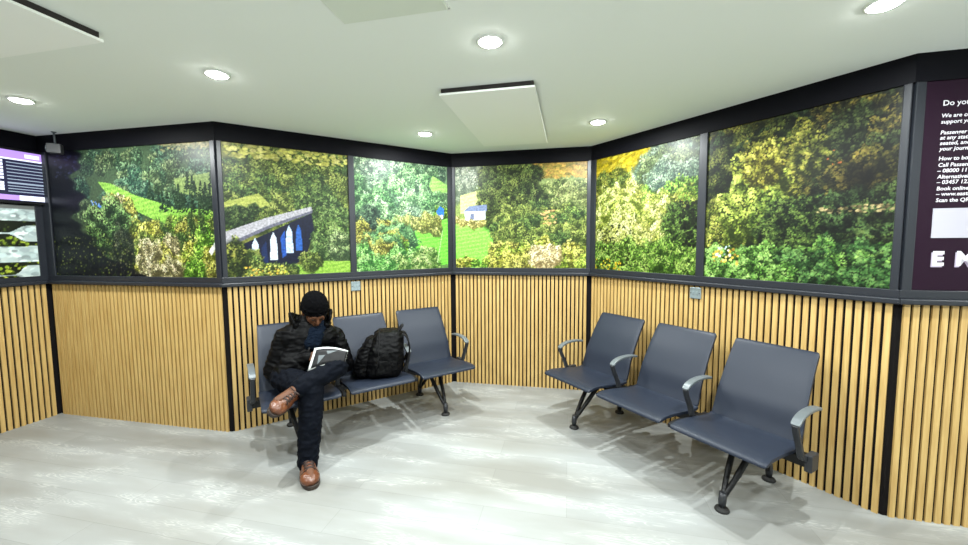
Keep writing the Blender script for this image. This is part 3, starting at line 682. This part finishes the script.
# ------------------------------------------------------------------ benches
def shell(prof, hw, thick, nx=14, rc=.05, rows=10):
    "curved sheet: profile in (y, z), half width given along it, rounded corners at both ends"
    pts = smooth_path([(0, y, z) for y, z in prof], rows); n = len(pts)
    ln = [0]
    for a, b in zip(pts, pts[1:]): ln.append(ln[-1]+(b-a).length)
    T = ln[-1]; bm = bmesh.new(); grid = []
    nrm = []
    for i in range(n):
        d = (pts[min(i+1, n-1)]-pts[max(i-1, 0)]).normalized(); nrm.append(Vector((0, -d.z, d.y)))
    for side in (0, 1):
        g = []
        for i in range(n):
            t = ln[i]/T; w = hw(t)
            e = min(ln[i], T-ln[i])
            if e < rc: w -= rc - math.sqrt(max(0, rc*rc-(rc-e)**2))
            row = []
            for k in range(nx+1):
                x = w*(2*k/nx-1)
                q = pts[i] + nrm[i]*(thick/2*(1 if side else -1)); row.append(bm.verts.new((x, q.y, q.z)))
            g.append(row)
        grid.append(g)
    for g in grid:
        for i in range(n-1):
            for k in range(nx): bm.faces.new((g[i][k], g[i][k+1], g[i+1][k+1], g[i+1][k]))
    a, b = grid
    for i in range(n-1):
        for k in (0, nx): bm.faces.new((a[i][k], a[i+1][k], b[i+1][k], b[i][k]))
    for i in (0, n-1):
        for k in range(nx): bm.faces.new((a[i][k], a[i][k+1], b[i][k+1], b[i][k]))
    return bm
SEAT_P = [(.372, .392), (.362, .408), (.30, .417), (.18, .408), (.06, .394), (-.02, .392), (-.062, .402)]
BACK_P = [(-.048, .398), (-.070, .455), (-.098, .54), (-.132, .61), (-.185, .71), (-.235, .79), (-.272, .845), (-.290, .858)]
XS = (-.572, 0, .572); XA = (-.860, -.286, .286, .860)
def make_bench():
    root = empty('beam_bench', (0, 0, 0))
    bm = bmesh.new(); box(bm, (0, 0, .345), (1.762, .075, .055)); bevel(obj('beam', bm, MT['black'], root), .006)
    for x in XS:
        bm = shell(SEAT_P, lambda t: .254-.010*t, .018, rc=.022); s = obj('seat', bm, MT['seat'], root, True, (x, 0, 0)); bevel(s, .005, 2, 1.0)
        bm = shell(BACK_P, lambda t: .240-.018*t, .018, rc=.02); s = obj('backrest', bm, MT['seat'], root, True, (x, 0, 0)); bevel(s, .005, 2, 1.0)
        # steel spine that carries the back
        bm = bmesh.new()
        for dx in (-.12, .12):
            bar(bm, smooth_path([(x+dx, .03, .365), (x+dx, -.06, .385), (x+dx, -.095, .47), (x+dx, -.15, .60), (x+dx, -.20, .69)], 4), .03, .010, (1, 0, 0))
        obj('back_bracket', bm, MT['black'], root)
    for x in XA:
        bm = bmesh.new()
        top = smooth_path([(x, -.095, .610), (x, -.02, .622), (x, .08, .622), (x, .145, .606), (x, .182, .580)], 5)
        bar(bm, top, [.030]+[.044]*(len(top)-3)+[.042, .036], .016, (1, 0, 0)); ar = bevel(obj('armrest', bm, MT['lgrey'], root), .005)
        bm = bmesh.new()
        bar(bm, smooth_path([(x, .178, .582), (x, .160, .535), (x, .118, .455), (x, .088, .392), (x, .02, .360)], 5), .030, [.022]*10+[.026]*11, (1, 0, 0))
        bevel(obj('strut', bm, MT['dgrey'], ar), .005)
        if abs(x) > .5: continue
        bm = bmesh.new()
        bar(bm, smooth_path([(x, .33, .385), (x, .26, .392), (x, .15, .378), (x, .05, .366), (x, -.05, .366), (x, -.07, .368)], 5), .026, .024, (1, 0, 0))
        bevel(obj('seat_bracket', bm, MT['black'], root), .004)
    for x in (-.879, .879):
        bm = bmesh.new(); box(bm, (x, .015, .352), (.034, .085, .09)); bevel(obj('end_cap', bm, MT['dgrey'], root), .005)
    for x in (-.578, .578):
        bm = bmesh.new()
        for dx in (-.05, .05):
            tube(bm, smooth_path([(x+dx, .0, .335), (x+dx*.9, .07, .30), (x+dx*.45, .19, .165), (x, .265, .075)], 5), [.017]*10+[.015]*6, 10)
            tube(bm, smooth_path([(x+dx, .0, .335), (x+dx*.9, -.07, .30), (x+dx*.45, -.19, .165), (x, -.262, .075)], 5), [.017]*10+[.015]*6, 10)
        lg = obj('leg', bm, MT['black'], root)
        for y in (.272, -.270):
            bm = bmesh.new(); tube(bm, [(x, y-.004*(1 if y > 0 else -1), .105), (x, y, .06), (x, y, .02)], [.019, .021, .017], 12); obj('leg_socket', bm, MT['dgrey'], lg)
            bm = bmesh.new(); lathe(bm, [(.036, .0), (.038, .006), (.034, .015), (.014, .024)], (x, y, 0), 24); obj('foot_pad', bm, MT['rubber'], lg)
    return root
def bench_place(o, wl, s, w):
    o.location = wl.p(s, w, 0); o.rotation_euler = (0, 0, math.atan2(-wl.t.y, -wl.t.x))
b1 = make_bench(); bench_place(b1, W_EG, 1.09, .422)
tag(b1, 'empty three-seat slate grey beam bench against the right slatted wall', 'bench', 'three-seat beam benches')
b2 = copy_tree(b1); bench_place(b2, W_BD, 1.0, .404)
tag(b2, 'three-seat slate grey beam bench where the man sits beside a backpack', 'bench', 'three-seat beam benches')

# ------------------------------------------------------------------ soft bodies: unions of tapered capsules, remeshed
def ico(sub=2):
    bm = bmesh.new(); bmesh.ops.create_icosphere(bm, subdivisions=sub, radius=1); v = [x.co.copy() for x in bm.verts]; bm.free(); return v
ICO = ico(2); ICO3 = ico(3)
def add_hull(bm, pts):
    vs = [bm.verts.new(p) for p in pts]
    r = bmesh.ops.convex_hull(bm, input=vs)
    dead = [g for g in r['geom_interior'] if isinstance(g, bmesh.types.BMVert)]
    if dead: bmesh.ops.delete(bm, geom=dead, context='VERTS')
def organic(name, caps, ells, m, parent, voxel=.006, smooth=6, fac=.5, wrinkle=None, hulls=()):
    "caps: (p0, r0, p1, r1); ells: (centre, radii, rotation)"
    bm = bmesh.new()
    for p0, r0, p1, r1 in caps:
        p0, p1 = Vector(p0), Vector(p1); add_hull(bm, [p0+v*r0 for v in ICO]+[p1+v*r1 for v in ICO])
    for c, r, rot in ells:
        c = Vector(c); R = rot if rot is not None else Matrix.Identity(3)
        add_hull(bm, [c + R @ Vector((v.x*r[0], v.y*r[1], v.z*r[2])) for v in ICO3])
    for hl_ in hulls: add_hull(bm, [Vector(p)+v*r for p, r in hl_ for v in ICO])
    o = obj(name, bm, m)
    md = o.modifiers.new('r', 'REMESH'); md.mode = 'VOXEL'; md.voxel_size = voxel
    if smooth: ms = o.modifiers.new('s', 'SMOOTH'); ms.iterations = smooth; ms.factor = fac
    dg = bpy.context.evaluated_depsgraph_get(); me = bpy.data.meshes.new_from_object(o.evaluated_get(dg)); me.name = name
    old = o.data; o.modifiers.clear(); o.data = me; bpy.data.meshes.remove(old)
    if wrinkle:
        nn = [v.normal.copy() for v in me.vertices]
        for v, q in zip(me.vertices, nn): v.co += q*wrinkle(v.co, q)
    for p in me.polygons: p.use_smooth = True
    if parent: o.parent = parent
    return o
def on_surface(o, pts, centre, lift=.001):
    "drop points onto an organic mesh, toward a centre"
    from mathutils.bvhtree import BVHTree
    me = o.data; t = BVHTree.FromPolygons([v.co for v in me.vertices], [tuple(p.vertices) for p in me.polygons]); out = []
    for p in pts:
        p = Vector(p); c = centre(p) if callable(centre) else Vector(centre); d = (c-p).normalized()
        h = t.ray_cast(p, d)
        if h[0] is not None: out.append(h[0]-d*lift)
    return out
def chain_caps(pts, rs): return [(pts[i], rs[i], pts[i+1], rs[i+1]) for i in range(len(pts)-1)]

# ------------------------------------------------------------------ the seated reader
WB = W_BD
P = lambda s, w, z: WB.p(s, w, z)
PX = lambda x, y, w: px_w(x, y, w, WB)
T3, N3, Z3 = Vector((WB.t.x, WB.t.y, 0)), Vector((WB.n.x, WB.n.y, 0)), Vector((0, 0, 1))
pel = P(.435, .47, .535); waist = P(.465, .43, .64); chest = P(.515, .415, .76); neck0 = P(.548, .405, .885)
head_c = PX(314.5, 311, .48)
shR, shL = PX(284, 336.5, .40), PX(335, 335, .41)
elR, elL = PX(273, 371, .40), PX(346, 364, .46)
wrR, wrL = PX(309, 357, .61), PX(330, 357, .66)
hipR, hipL = P(.355, .50, .525), P(.515, .50, .53)
knR = PX(311.5, 391, .86); anR = PX(308, 461, .955)
knL = PX(337, 367, .80); anL = PX(299, 388, .88)
# head axes: looks down at the page
page_c = PX(328, 360, .78)
fwd = (page_c - head_c).normalized(); fwd = (fwd*1.0 + Vector((0, 0, .30))).normalized()
hx_ = fwd.cross(Vector((0, 0, 1))).normalized(); hup = hx_.cross(fwd).normalized()      # hx_ = the head's right... as seen from behind
HR = Matrix((hx_, fwd, hup)).transposed()
def H(x, y, z): return head_c + HR @ Vector((x, y, z))
hand_caps = []
def hand(wr, elb, palm_dir, back, side):
    "palm plus five fingers, half closed"
    d = palm_dir.normalized(); b = (back - d*back.dot(d)).normalized(); s = d.cross(b).normalized()*side
    c = []
    kn = wr + d*.085
    for k, (off, ln, r) in enumerate(((-.030, .070, .0085), (-.010, .080, .009), (.011, .076, .0088), (.030, .060, .0078))):
        base = wr + s*off*.6 + d*.012; k0 = kn + s*off - d*(.008 if k in (0, 3) else 0)
        c.append((base, .013, k0, .0105))
        k1 = k0 + (d*.85 - b*.5).normalized()*ln*.45; k2 = k1 + (d*.45 - b*.9).normalized()*ln*.32; k3 = k2 + (d*.05 - b).normalized()*ln*.26
        c += chain_caps([k0, k1, k2, k3], [.0105, r, r*.95, r*.8])
    t0 = wr + d*.025 - s*.022; t1 = t0 + (d*.55 - s*.75 - b*.2).normalized()*.042; t2 = t1 + (d*.9 - s*.15 - b*.5).normalized()*.034; t3 = t2 + (d*.9 + s*.15 - b*.6).normalized()*.024
    c += chain_caps([t0, t1, t2, t3], [.014, .012, .0105, .009])
    return c
caps = []
caps += chain_caps([pel, waist, chest, neck0], [.125, .12, .125, .07])
caps += [(hipR, .09, hipL, .09), (shR*.85+chest*.15, .06, shL*.85+chest*.15, .06), (neck0, .058, H(0, -.02, -.06), .055)]
caps += chain_caps([hipR, knR, anR], [.082, .056, .04]) + chain_caps([hipL, knL, anL], [.082, .056, .04])
toeR = px_z(311, 479, .045); caps += [(anR, .038, toeR, .035)]
footL_dir = (PX(276, 402, .97) - anL).normalized(); caps += [(anL, .038, anL+footL_dir*.16, .03)]
caps += chain_caps([shR, elR, wrR], [.052, .043, .028]) + chain_caps([shL, elL, wrL], [.052, .043, .028])
caps += hand(wrR, elR, page_c+Vector((0, 0, .03)) - wrR, Z3*.5+N3*.2 - T3*.7, 1)
caps += hand(wrL, elL, (page_c+T3*.05+Z3*.02) - wrL, Z3*.5+N3*.2 + T3*.7, -1)
ells = [(H(0, -.008, .035), (.076, .096, .086), HR), (H(0, .012, -.045), (.058, .074, .062), HR), (H(0, .055, -.082), (.030, .030, .022), HR)]
# brow, nose, cheeks, lips, chin, ears
caps += [(H(-.03, .085, .012), .014, H(.03, .085, .012), .014), (H(0, .088, .005), .009, H(0, .108, -.034), .0125), (H(-.012, .092, -.038), .008, H(.012, .092, -.038), .008),
         (H(-.020, .078, -.060), .0075, H(.020, .078, -.060), .0075), (H(-.016, .077, -.071), .008, H(.016, .077, -.071), .008)]
caps += [(H(s*.018, .090, .001), .0085, H(s*.045, .082, .000), .0085) for s in (-1, 1)]
ells += [(H(s*.038, .062, -.022), (.022, .022, .02), HR) for s in (-1, 1)] + [(H(s*.078, -.008, -.008), (.011, .022, .034), HR) for s in (-1, 1)]
person = organic('person', caps, ells, MT['skin'], None, voxel=.0042, smooth=3)
tag(person, 'seated person in black coat and beanie, legs crossed, reading on the left bench', 'person')
for s in (-1, 1):
    ey = organic('eye', [], [(H(s*.031, .0785, -.009), (.0115, .0115, .0115), HR)], MT['eyew'], person, voxel=.002, smooth=0)
    organic('iris', [], [(H(s*.031, .0868, -.014), (.0058, .0052, .0058), HR)], MT['eyed'], ey, voxel=.0012, smooth=0)

def fold(scale, amp, stretch=(1, 1, 1)):
    def f(co, n):
        q = Vector((co.x*stretch[0], co.y*stretch[1], co.z*stretch[2]))*scale
        a = noise.noise(q); b = noise.noise(q*2.3+Vector((7, 3, 1)))
        return amp*((1-abs(a)*2.2)*.6 + b*.5)
    return f
# jacket
jc = chain_caps([P(.445, .465, .585), waist, chest, neck0], [.155, .148, .148, .095])
jc += [(shR, .066, shL, .066), (shR*.6+chest*.4, .11, shL*.6+chest*.4, .11), (P(.38, .50, .54), .12, P(.50, .50, .54), .12)]
cuffR = elR + (wrR-elR)*.95; cuffL = elL + (wrL-elL)*.95
jc += chain_caps([shR, (shR+elR)/2+N3*.01, elR, (elR+cuffR)/2, cuffR], [.068, .068, .066, .058, .046])
jc += chain_caps([shL, (shL+elL)/2, elL, (elL+cuffL)/2, cuffL], [.068, .068, .064, .056, .046])
# upstanding collar and folded hood, open at the throat
ncol = neck0*.62 + H(0, -.03, -.05)*.38
for k in range(12):
    a0, a1 = math.radians(-120+240*k/12), math.radians(-120+240*(k+1)/12)
    f = lambda a, up, r: ncol + T3*math.sin(a)*r*1.06 - N3*math.cos(a)*r*.85 + Z3*up
    rise = lambda a: .012+.052*math.sin(a)**2 - (.05 if abs(a) > 2.0 else 0)
    jc += [(f(a0, -.05, .110), .026, f(a0, rise(a0), .138), .011), (f(a0, rise(a0), .138), .011, f(a1, rise(a1), .138), .011), (f(a0, -.05, .110), .026, f(a1, -.05, .110), .026)]
jacket = organic('jacket', jc, [], MT['jacket'], person, voxel=.006, smooth=4, wrinkle=fold(11, .009, (1, 1, 2.2)))
zp = smooth_path([neck0+N3*.118-Z3*.02, chest+N3*.168, waist+N3*.172], 5)
bm = bmesh.new(); bar(bm, zp, .012, .006, T3); obj('zip', bm, MT['black'], jacket)
# scarf
sc_c = []
for k in range(10):
    a0, a1 = 2*PI*k/10, 2*PI*(k+1)/10
    f = lambda a, r, up: ncol + T3*math.sin(a)*r + N3*(math.cos(a)*r+.022) + Z3*(up - .045*math.cos(a) - .03)
    sc_c += [(f(a0, .074, -.02), .030, f(a1, .074, -.02), .030), (f(a0, .068, .015), .022, f(a1, .068, .015), .022)]
sc_c += [(ncol+N3*.10-Z3*.08, .045, chest+N3*.135+T3*.012, .05), (ncol+N3*.11+T3*.03-Z3*.09, .04, chest+N3*.137+T3*.035-Z3*.01, .042)]
organic('scarf', sc_c, [], MT['scarf'], person, voxel=.0055, smooth=3, wrinkle=fold(28, .007, (1, 1, 2)))
# beanie, pulled down to the brows
def cut_hat(bm): pass
hat_e = [(H(0, -.016, .052), (.092, .111, .100), HR), (H(0, -.022, .030), (.094, .113, .060), HR)]
hat_c = []
for k in range(16):
    a0, a1 = 2*PI*k/16, 2*PI*(k+1)/16
    f = lambda a, z: H(math.sin(a)*.085, math.cos(a)*.102-.014, z)
    z0, z1 = .030+.010*math.cos(a0), .030+.010*math.cos(a1)
    hat_c += [(f(a0, z0-.016), .012, f(a1, z1-.016), .012), (f(a0, z0+.02), .013, f(a1, z1+.02), .013), (f(a0, z0-.016), .012, f(a0, z0+.02), .013)]
hat = organic('beanie', hat_c, [(H(0, -.016, .058), (.093, .112, .094), HR)], MT['knit'], person, voxel=.005, smooth=3, wrinkle=fold(34, .0035))
# trousers
kfR = knR - Z3*.20 + N3*.05
tr = [(hipR, .105, hipL, .105), (pel, .13, waist, .115)]
tr += chain_caps([hipR, (hipR+knR)/2, knR, knR*.5+anR*.5, anR-Z3*.012], [.100, .088, .078, .074, .062])
tr += chain_caps([hipL, (hipL+knL)/2, knL, knL*.45+anL*.55, anL+(knL-anL)*.02], [.100, .084, .076, .068, .060])
organic('trousers', tr, [], MT['denim'], person, voxel=.006, smooth=4, wrinkle=fold(15, .009, (1, 1, 1.4)))
# shoes
def shoe(heel, d, up, k=1.16):
    "lace-up derby; heel = back of sole, d = toe direction, up = away from the sole"
    d = d.normalized(); up = (up - d*up.dot(d)).normalized(); s = d.cross(up)
    q = lambda x, y, z: heel + (d*x + s*y + up*z)*k
    R = Matrix((d, s, up)).transposed()
    caps = [(q(.045, 0, .045), .036*k, q(.10, 0, .048), .040*k), (q(.05, 0, .09), .038*k, q(.055, 0, .045), .038*k), (q(.10, 0, .070), .036*k, q(.17, 0, .046), .038*k)]
    ells = [(q(.205, .004, .036), (.062*k, .050*k, .034*k), R), (q(.15, 0, .03), (.09*k, .047*k, .03*k), R), (q(.055, 0, .03), (.052*k, .041*k, .028*k), R)]
    up_ = organic('shoe', caps, ells, MT['leather'], person, voxel=.004, smooth=3, wrinkle=fold(45, .0022))
    bm = bmesh.new(); out = []
    for j in range(40):
        a = 2*PI*j/40; x = math.cos(a); y = math.sin(a)
        X = .135+.139*x; w = .052 if x > 0 else .043
        wv = (w - .006*math.exp(-((X-.11)/.04)**2))*abs(y)**.75*(1 if y >= 0 else -1); out.append((X, wv))
    lo = [bm.verts.new(q(x, y, 0)) for x, y in out]; hi = [bm.verts.new(q(x, y, .022)) for x, y in out]
    bm.faces.new(lo); bm.faces.new(hi)
    for j in range(40): bm.faces.new((lo[j], lo[(j+1) % 40], hi[(j+1) % 40], hi[j]))
    bevel(obj('sole', bm, MT['sole'], up_), .003)
    drop = lambda pts: on_surface(up_, pts, lambda p: p - up*.3, .002)
    bm = bmesh.new()
    for j in range(4):
        x = .118+.021*j
        for sg in (1, -1):
            p = drop([q(x-.008*sg + .016*sg*t, -.026+.052*t, .2) for t in (0, .2, .4, .6, .8, 1)])
            if len(p) > 2: tube(bm, p, .0046, 8)
    p = drop([q(.112, 0, .2)])
    if p:
        for sg in (1, -1): tube(bm, smooth_path([p[0], p[0]+s*.028*sg+up*.010+d*.01, p[0]+s*.034*sg-d*.004, p[0]+up*.002], 5), .003, 8)
    obj('laces', bm, MT['lace'], up_)
    bm = bmesh.new(); p = drop([q(.185, -.05+.1*t/14, .2) for t in range(15)]) 
    if len(p) > 2: tube(bm, p, .0022, 6); obj('toe_seam', bm, MT['sole'], up_)
    return up_
toe = px_z(313, 490.5, .0); hl = px_z(305, 464, .0)
dR = (toe-hl).normalized(); shoe(toe - dR*.318, dR, Z3)
# crossed foot: the sole faces left and down, toes hang toward the viewer
dL = (PX(278, 406, 1.07) - anL).normalized()
upL = ((knL-anL).normalized()*.55 + Z3*.55 + N3*.55).normalized(); upL = (upL - dL*upL.dot(dL)).normalized()
shoe(anL - dL*.055 - upL*.10, dL, upL, 1.05)

# ------------------------------------------------------------------ magazine held open on the raised knee
mTL, mBL, mTR = PX(314.5, 348, .74), PX(307.5, 371, .80), PX(348, 350.5, .82)
ux = (mTR-mTL); uy = (mBL-mTL); mn = ux.cross(uy).normalized()
if mn.dot(N3) < 0: mn = -mn
mag = empty('magazine', mTL)
tag(mag, 'open magazine with white edges held on the raised knee', 'magazine')
def leaf(u0, u1, v0, v1, off, arch=.018, th=.003, nx=14):
    bm = bmesh.new(); rows = []
    for sgn in (0, 1):
        g = []
        for j in range(6):
            row = []
            for i in range(nx+1):
                u = u0+(u1-u0)*i/nx; v = v0+(v1-v0)*j/5
                p = ux*u + uy*v*(1-.45*u) + mn*(off + th*sgn + arch*math.sin(PI*min(1, u)) ) + Z3*.012*math.sin(PI*u)
                row.append(bm.verts.new(p))
            g.append(row)
        rows.append(g)
    for g in rows:
        for j in range(5):
            for i in range(nx): bm.faces.new((g[j][i], g[j][i+1], g[j+1][i+1], g[j+1][i]))
    a, b = rows
    for j in range(5):
        for i in (0, nx): bm.faces.new((a[j][i], a[j+1][i], b[j+1][i], b[j][i]))
    for i in range(nx):
        for j in (0, 5): bm.faces.new((a[j][i], a[j][i+1], b[j][i+1], b[j][i]))
    return bm
obj('pages', leaf(0, 1, 0, 1, -.012, th=.010), MT['paperw'], mag, True)
cv = obj('cover', leaf(.075, 1, .09, .95, -.0015, th=.0012), MT['cover'], mag, True)
cv['label'] = 'dark printed cover'
bm = bmesh.new()
def mp_(u, v, o=.0012): return ux*u + uy*v*(1-.45*u) + mn*(o + .018*math.sin(PI*u)) + Z3*.012*math.sin(PI*u)
for tri in (((.20, .40), (.40, .44), (.24, .86)), ((.40, .22), (.72, .16), (.46, .40))):
    lo = [bm.verts.new(mp_(*t)) for t in tri]; hi = [bm.verts.new(mp_(*t, .0026)) for t in tri]
    bm.faces.new(lo); bm.faces.new(hi)
    for k in range(3): bm.faces.new((lo[k], lo[(k+1) % 3], hi[(k+1) % 3], hi[k]))
obj('printed_photo', bm, MT['lgrey'], cv)

# ------------------------------------------------------------------ backpack on the middle seat
ax = Vector((.97, .24, 0)).normalized(); ay = Vector((.24, -.97, 0)).normalized()     # ax: toward the strap side, ay: toward the viewer
bc = px_w(381, 374, .50, W_BD); bc.z = .405
K = lambda x, y, z: bc + ax*(x + .12*z) + ay*y + Z3*z
main = [(K(x, y, .085), .080) for x in (-.055, .085) for y in (-.10, .10)] + [(K(x, y, .21), .085) for x in (-.035, .075) for y in (-.095, .095)] + [(K(x, y, .315), .065) for x in (-.025, .085) for y in (-.06, .06)]
backpack = organic('backpack', [], [], MT['pack'], None, voxel=.006, smooth=4, wrinkle=fold(13, .009, (1, 1, 1.8)), hulls=[main])
tag(backpack, 'black rucksack standing on the middle seat beside the man', 'backpack')
pocket = [(K(x, y, z), r) for x, y, z, r in ((-.155, -.07, .08, .07), (-.155, .07, .08, .07), (-.14, -.065, .17, .068), (-.14, .065, .17, .068), (-.095, -.055, .275, .055), (-.095, .055, .275, .055))]
fp = organic('front_pocket', [], [], MT['pack'], backpack, voxel=.0055, smooth=4, wrinkle=fold(15, .008, (1, 1, 2)), hulls=[pocket])
side = [(K(x, .155, z), r) for x, z, r in ((-.03, .07, .035), (.06, .07, .035), (-.02, .15, .030), (.05, .15, .030))]
organic('side_pocket', [], [], MT['pack'], backpack, voxel=.0055, smooth=3, wrinkle=fold(18, .005), hulls=[side])
kc = K(.02, 0, .18)
arc = [K(-.10+.02*math.sin(t), .30*math.cos(t), .12+.30*math.sin(t)) for t in [math.radians(-10+200*i/40) for i in range(41)]]
z1 = on_surface(backpack, [p+ax*.02 for p in arc], kc, .002)
bm = bmesh.new(); tube(bm, z1, .0045, 6); obj('main_zip', bm, MT['web'], backpack)
arc = [K(-.40, .085*math.cos(t), .14+.09*math.sin(t)) for t in [math.radians(-5+190*i/24) for i in range(25)]]
z2 = on_surface(fp, arc, lambda p: p+ax*.4, .002)
bm = bmesh.new(); tube(bm, z2, .004, 6); obj('pocket_zip', bm, MT['web'], fp)
h = on_surface(backpack, [px_w(366.5, 343.5, .95, W_BD)], lambda p: p + (p-Vector((0, 0, CAM_H)))*1, .004)
if h:
    bm = bmesh.new(); bar(bm, [h[0]+Z3*.012-ax*.006, h[0], h[0]-Z3*.03+ax*.012], .009, .003, ax); bevel(obj('zip_pull', bm, MT['zipw'], backpack), .001)
for y in (-.075, .075):
    bm = bmesh.new()
    bar(bm, smooth_path([K(.115, y*.55, .345), K(.165, y*.8, .335), K(.205, y, .25), K(.20, y*1.1, .14), K(.165, y*1.2, .05)], 6), .052, .012, ay)
    st = bevel(obj('shoulder_strap', bm, MT['web'], backpack), .004)
    bm = bmesh.new(); box(bm, K(.198, y*1.12, .10), (.012, .034, .02)); bevel(obj('buckle', bm, MT['rubber'], st), .002)
bm = bmesh.new(); tube(bm, smooth_path([K(.10, -.035, .36), K(.13, -.03, .405), K(.135, 0, .415), K(.13, .03, .405), K(.10, .035, .36)], 5), .009, 8); obj('grab_handle', bm, MT['web'], backpack)
for y in (-.12, .12):
    bm = bmesh.new(); pts = on_surface(backpack, [K(-.09+.035*i, y*2.4, .19+.012*i) for i in range(6)], lambda p: Vector((kc.x, kc.y, p.z)), .003)
    if len(pts) > 2: bar(bm, pts, .018, .004, Z3); obj('compression_strap', bm, MT['web'], backpack)
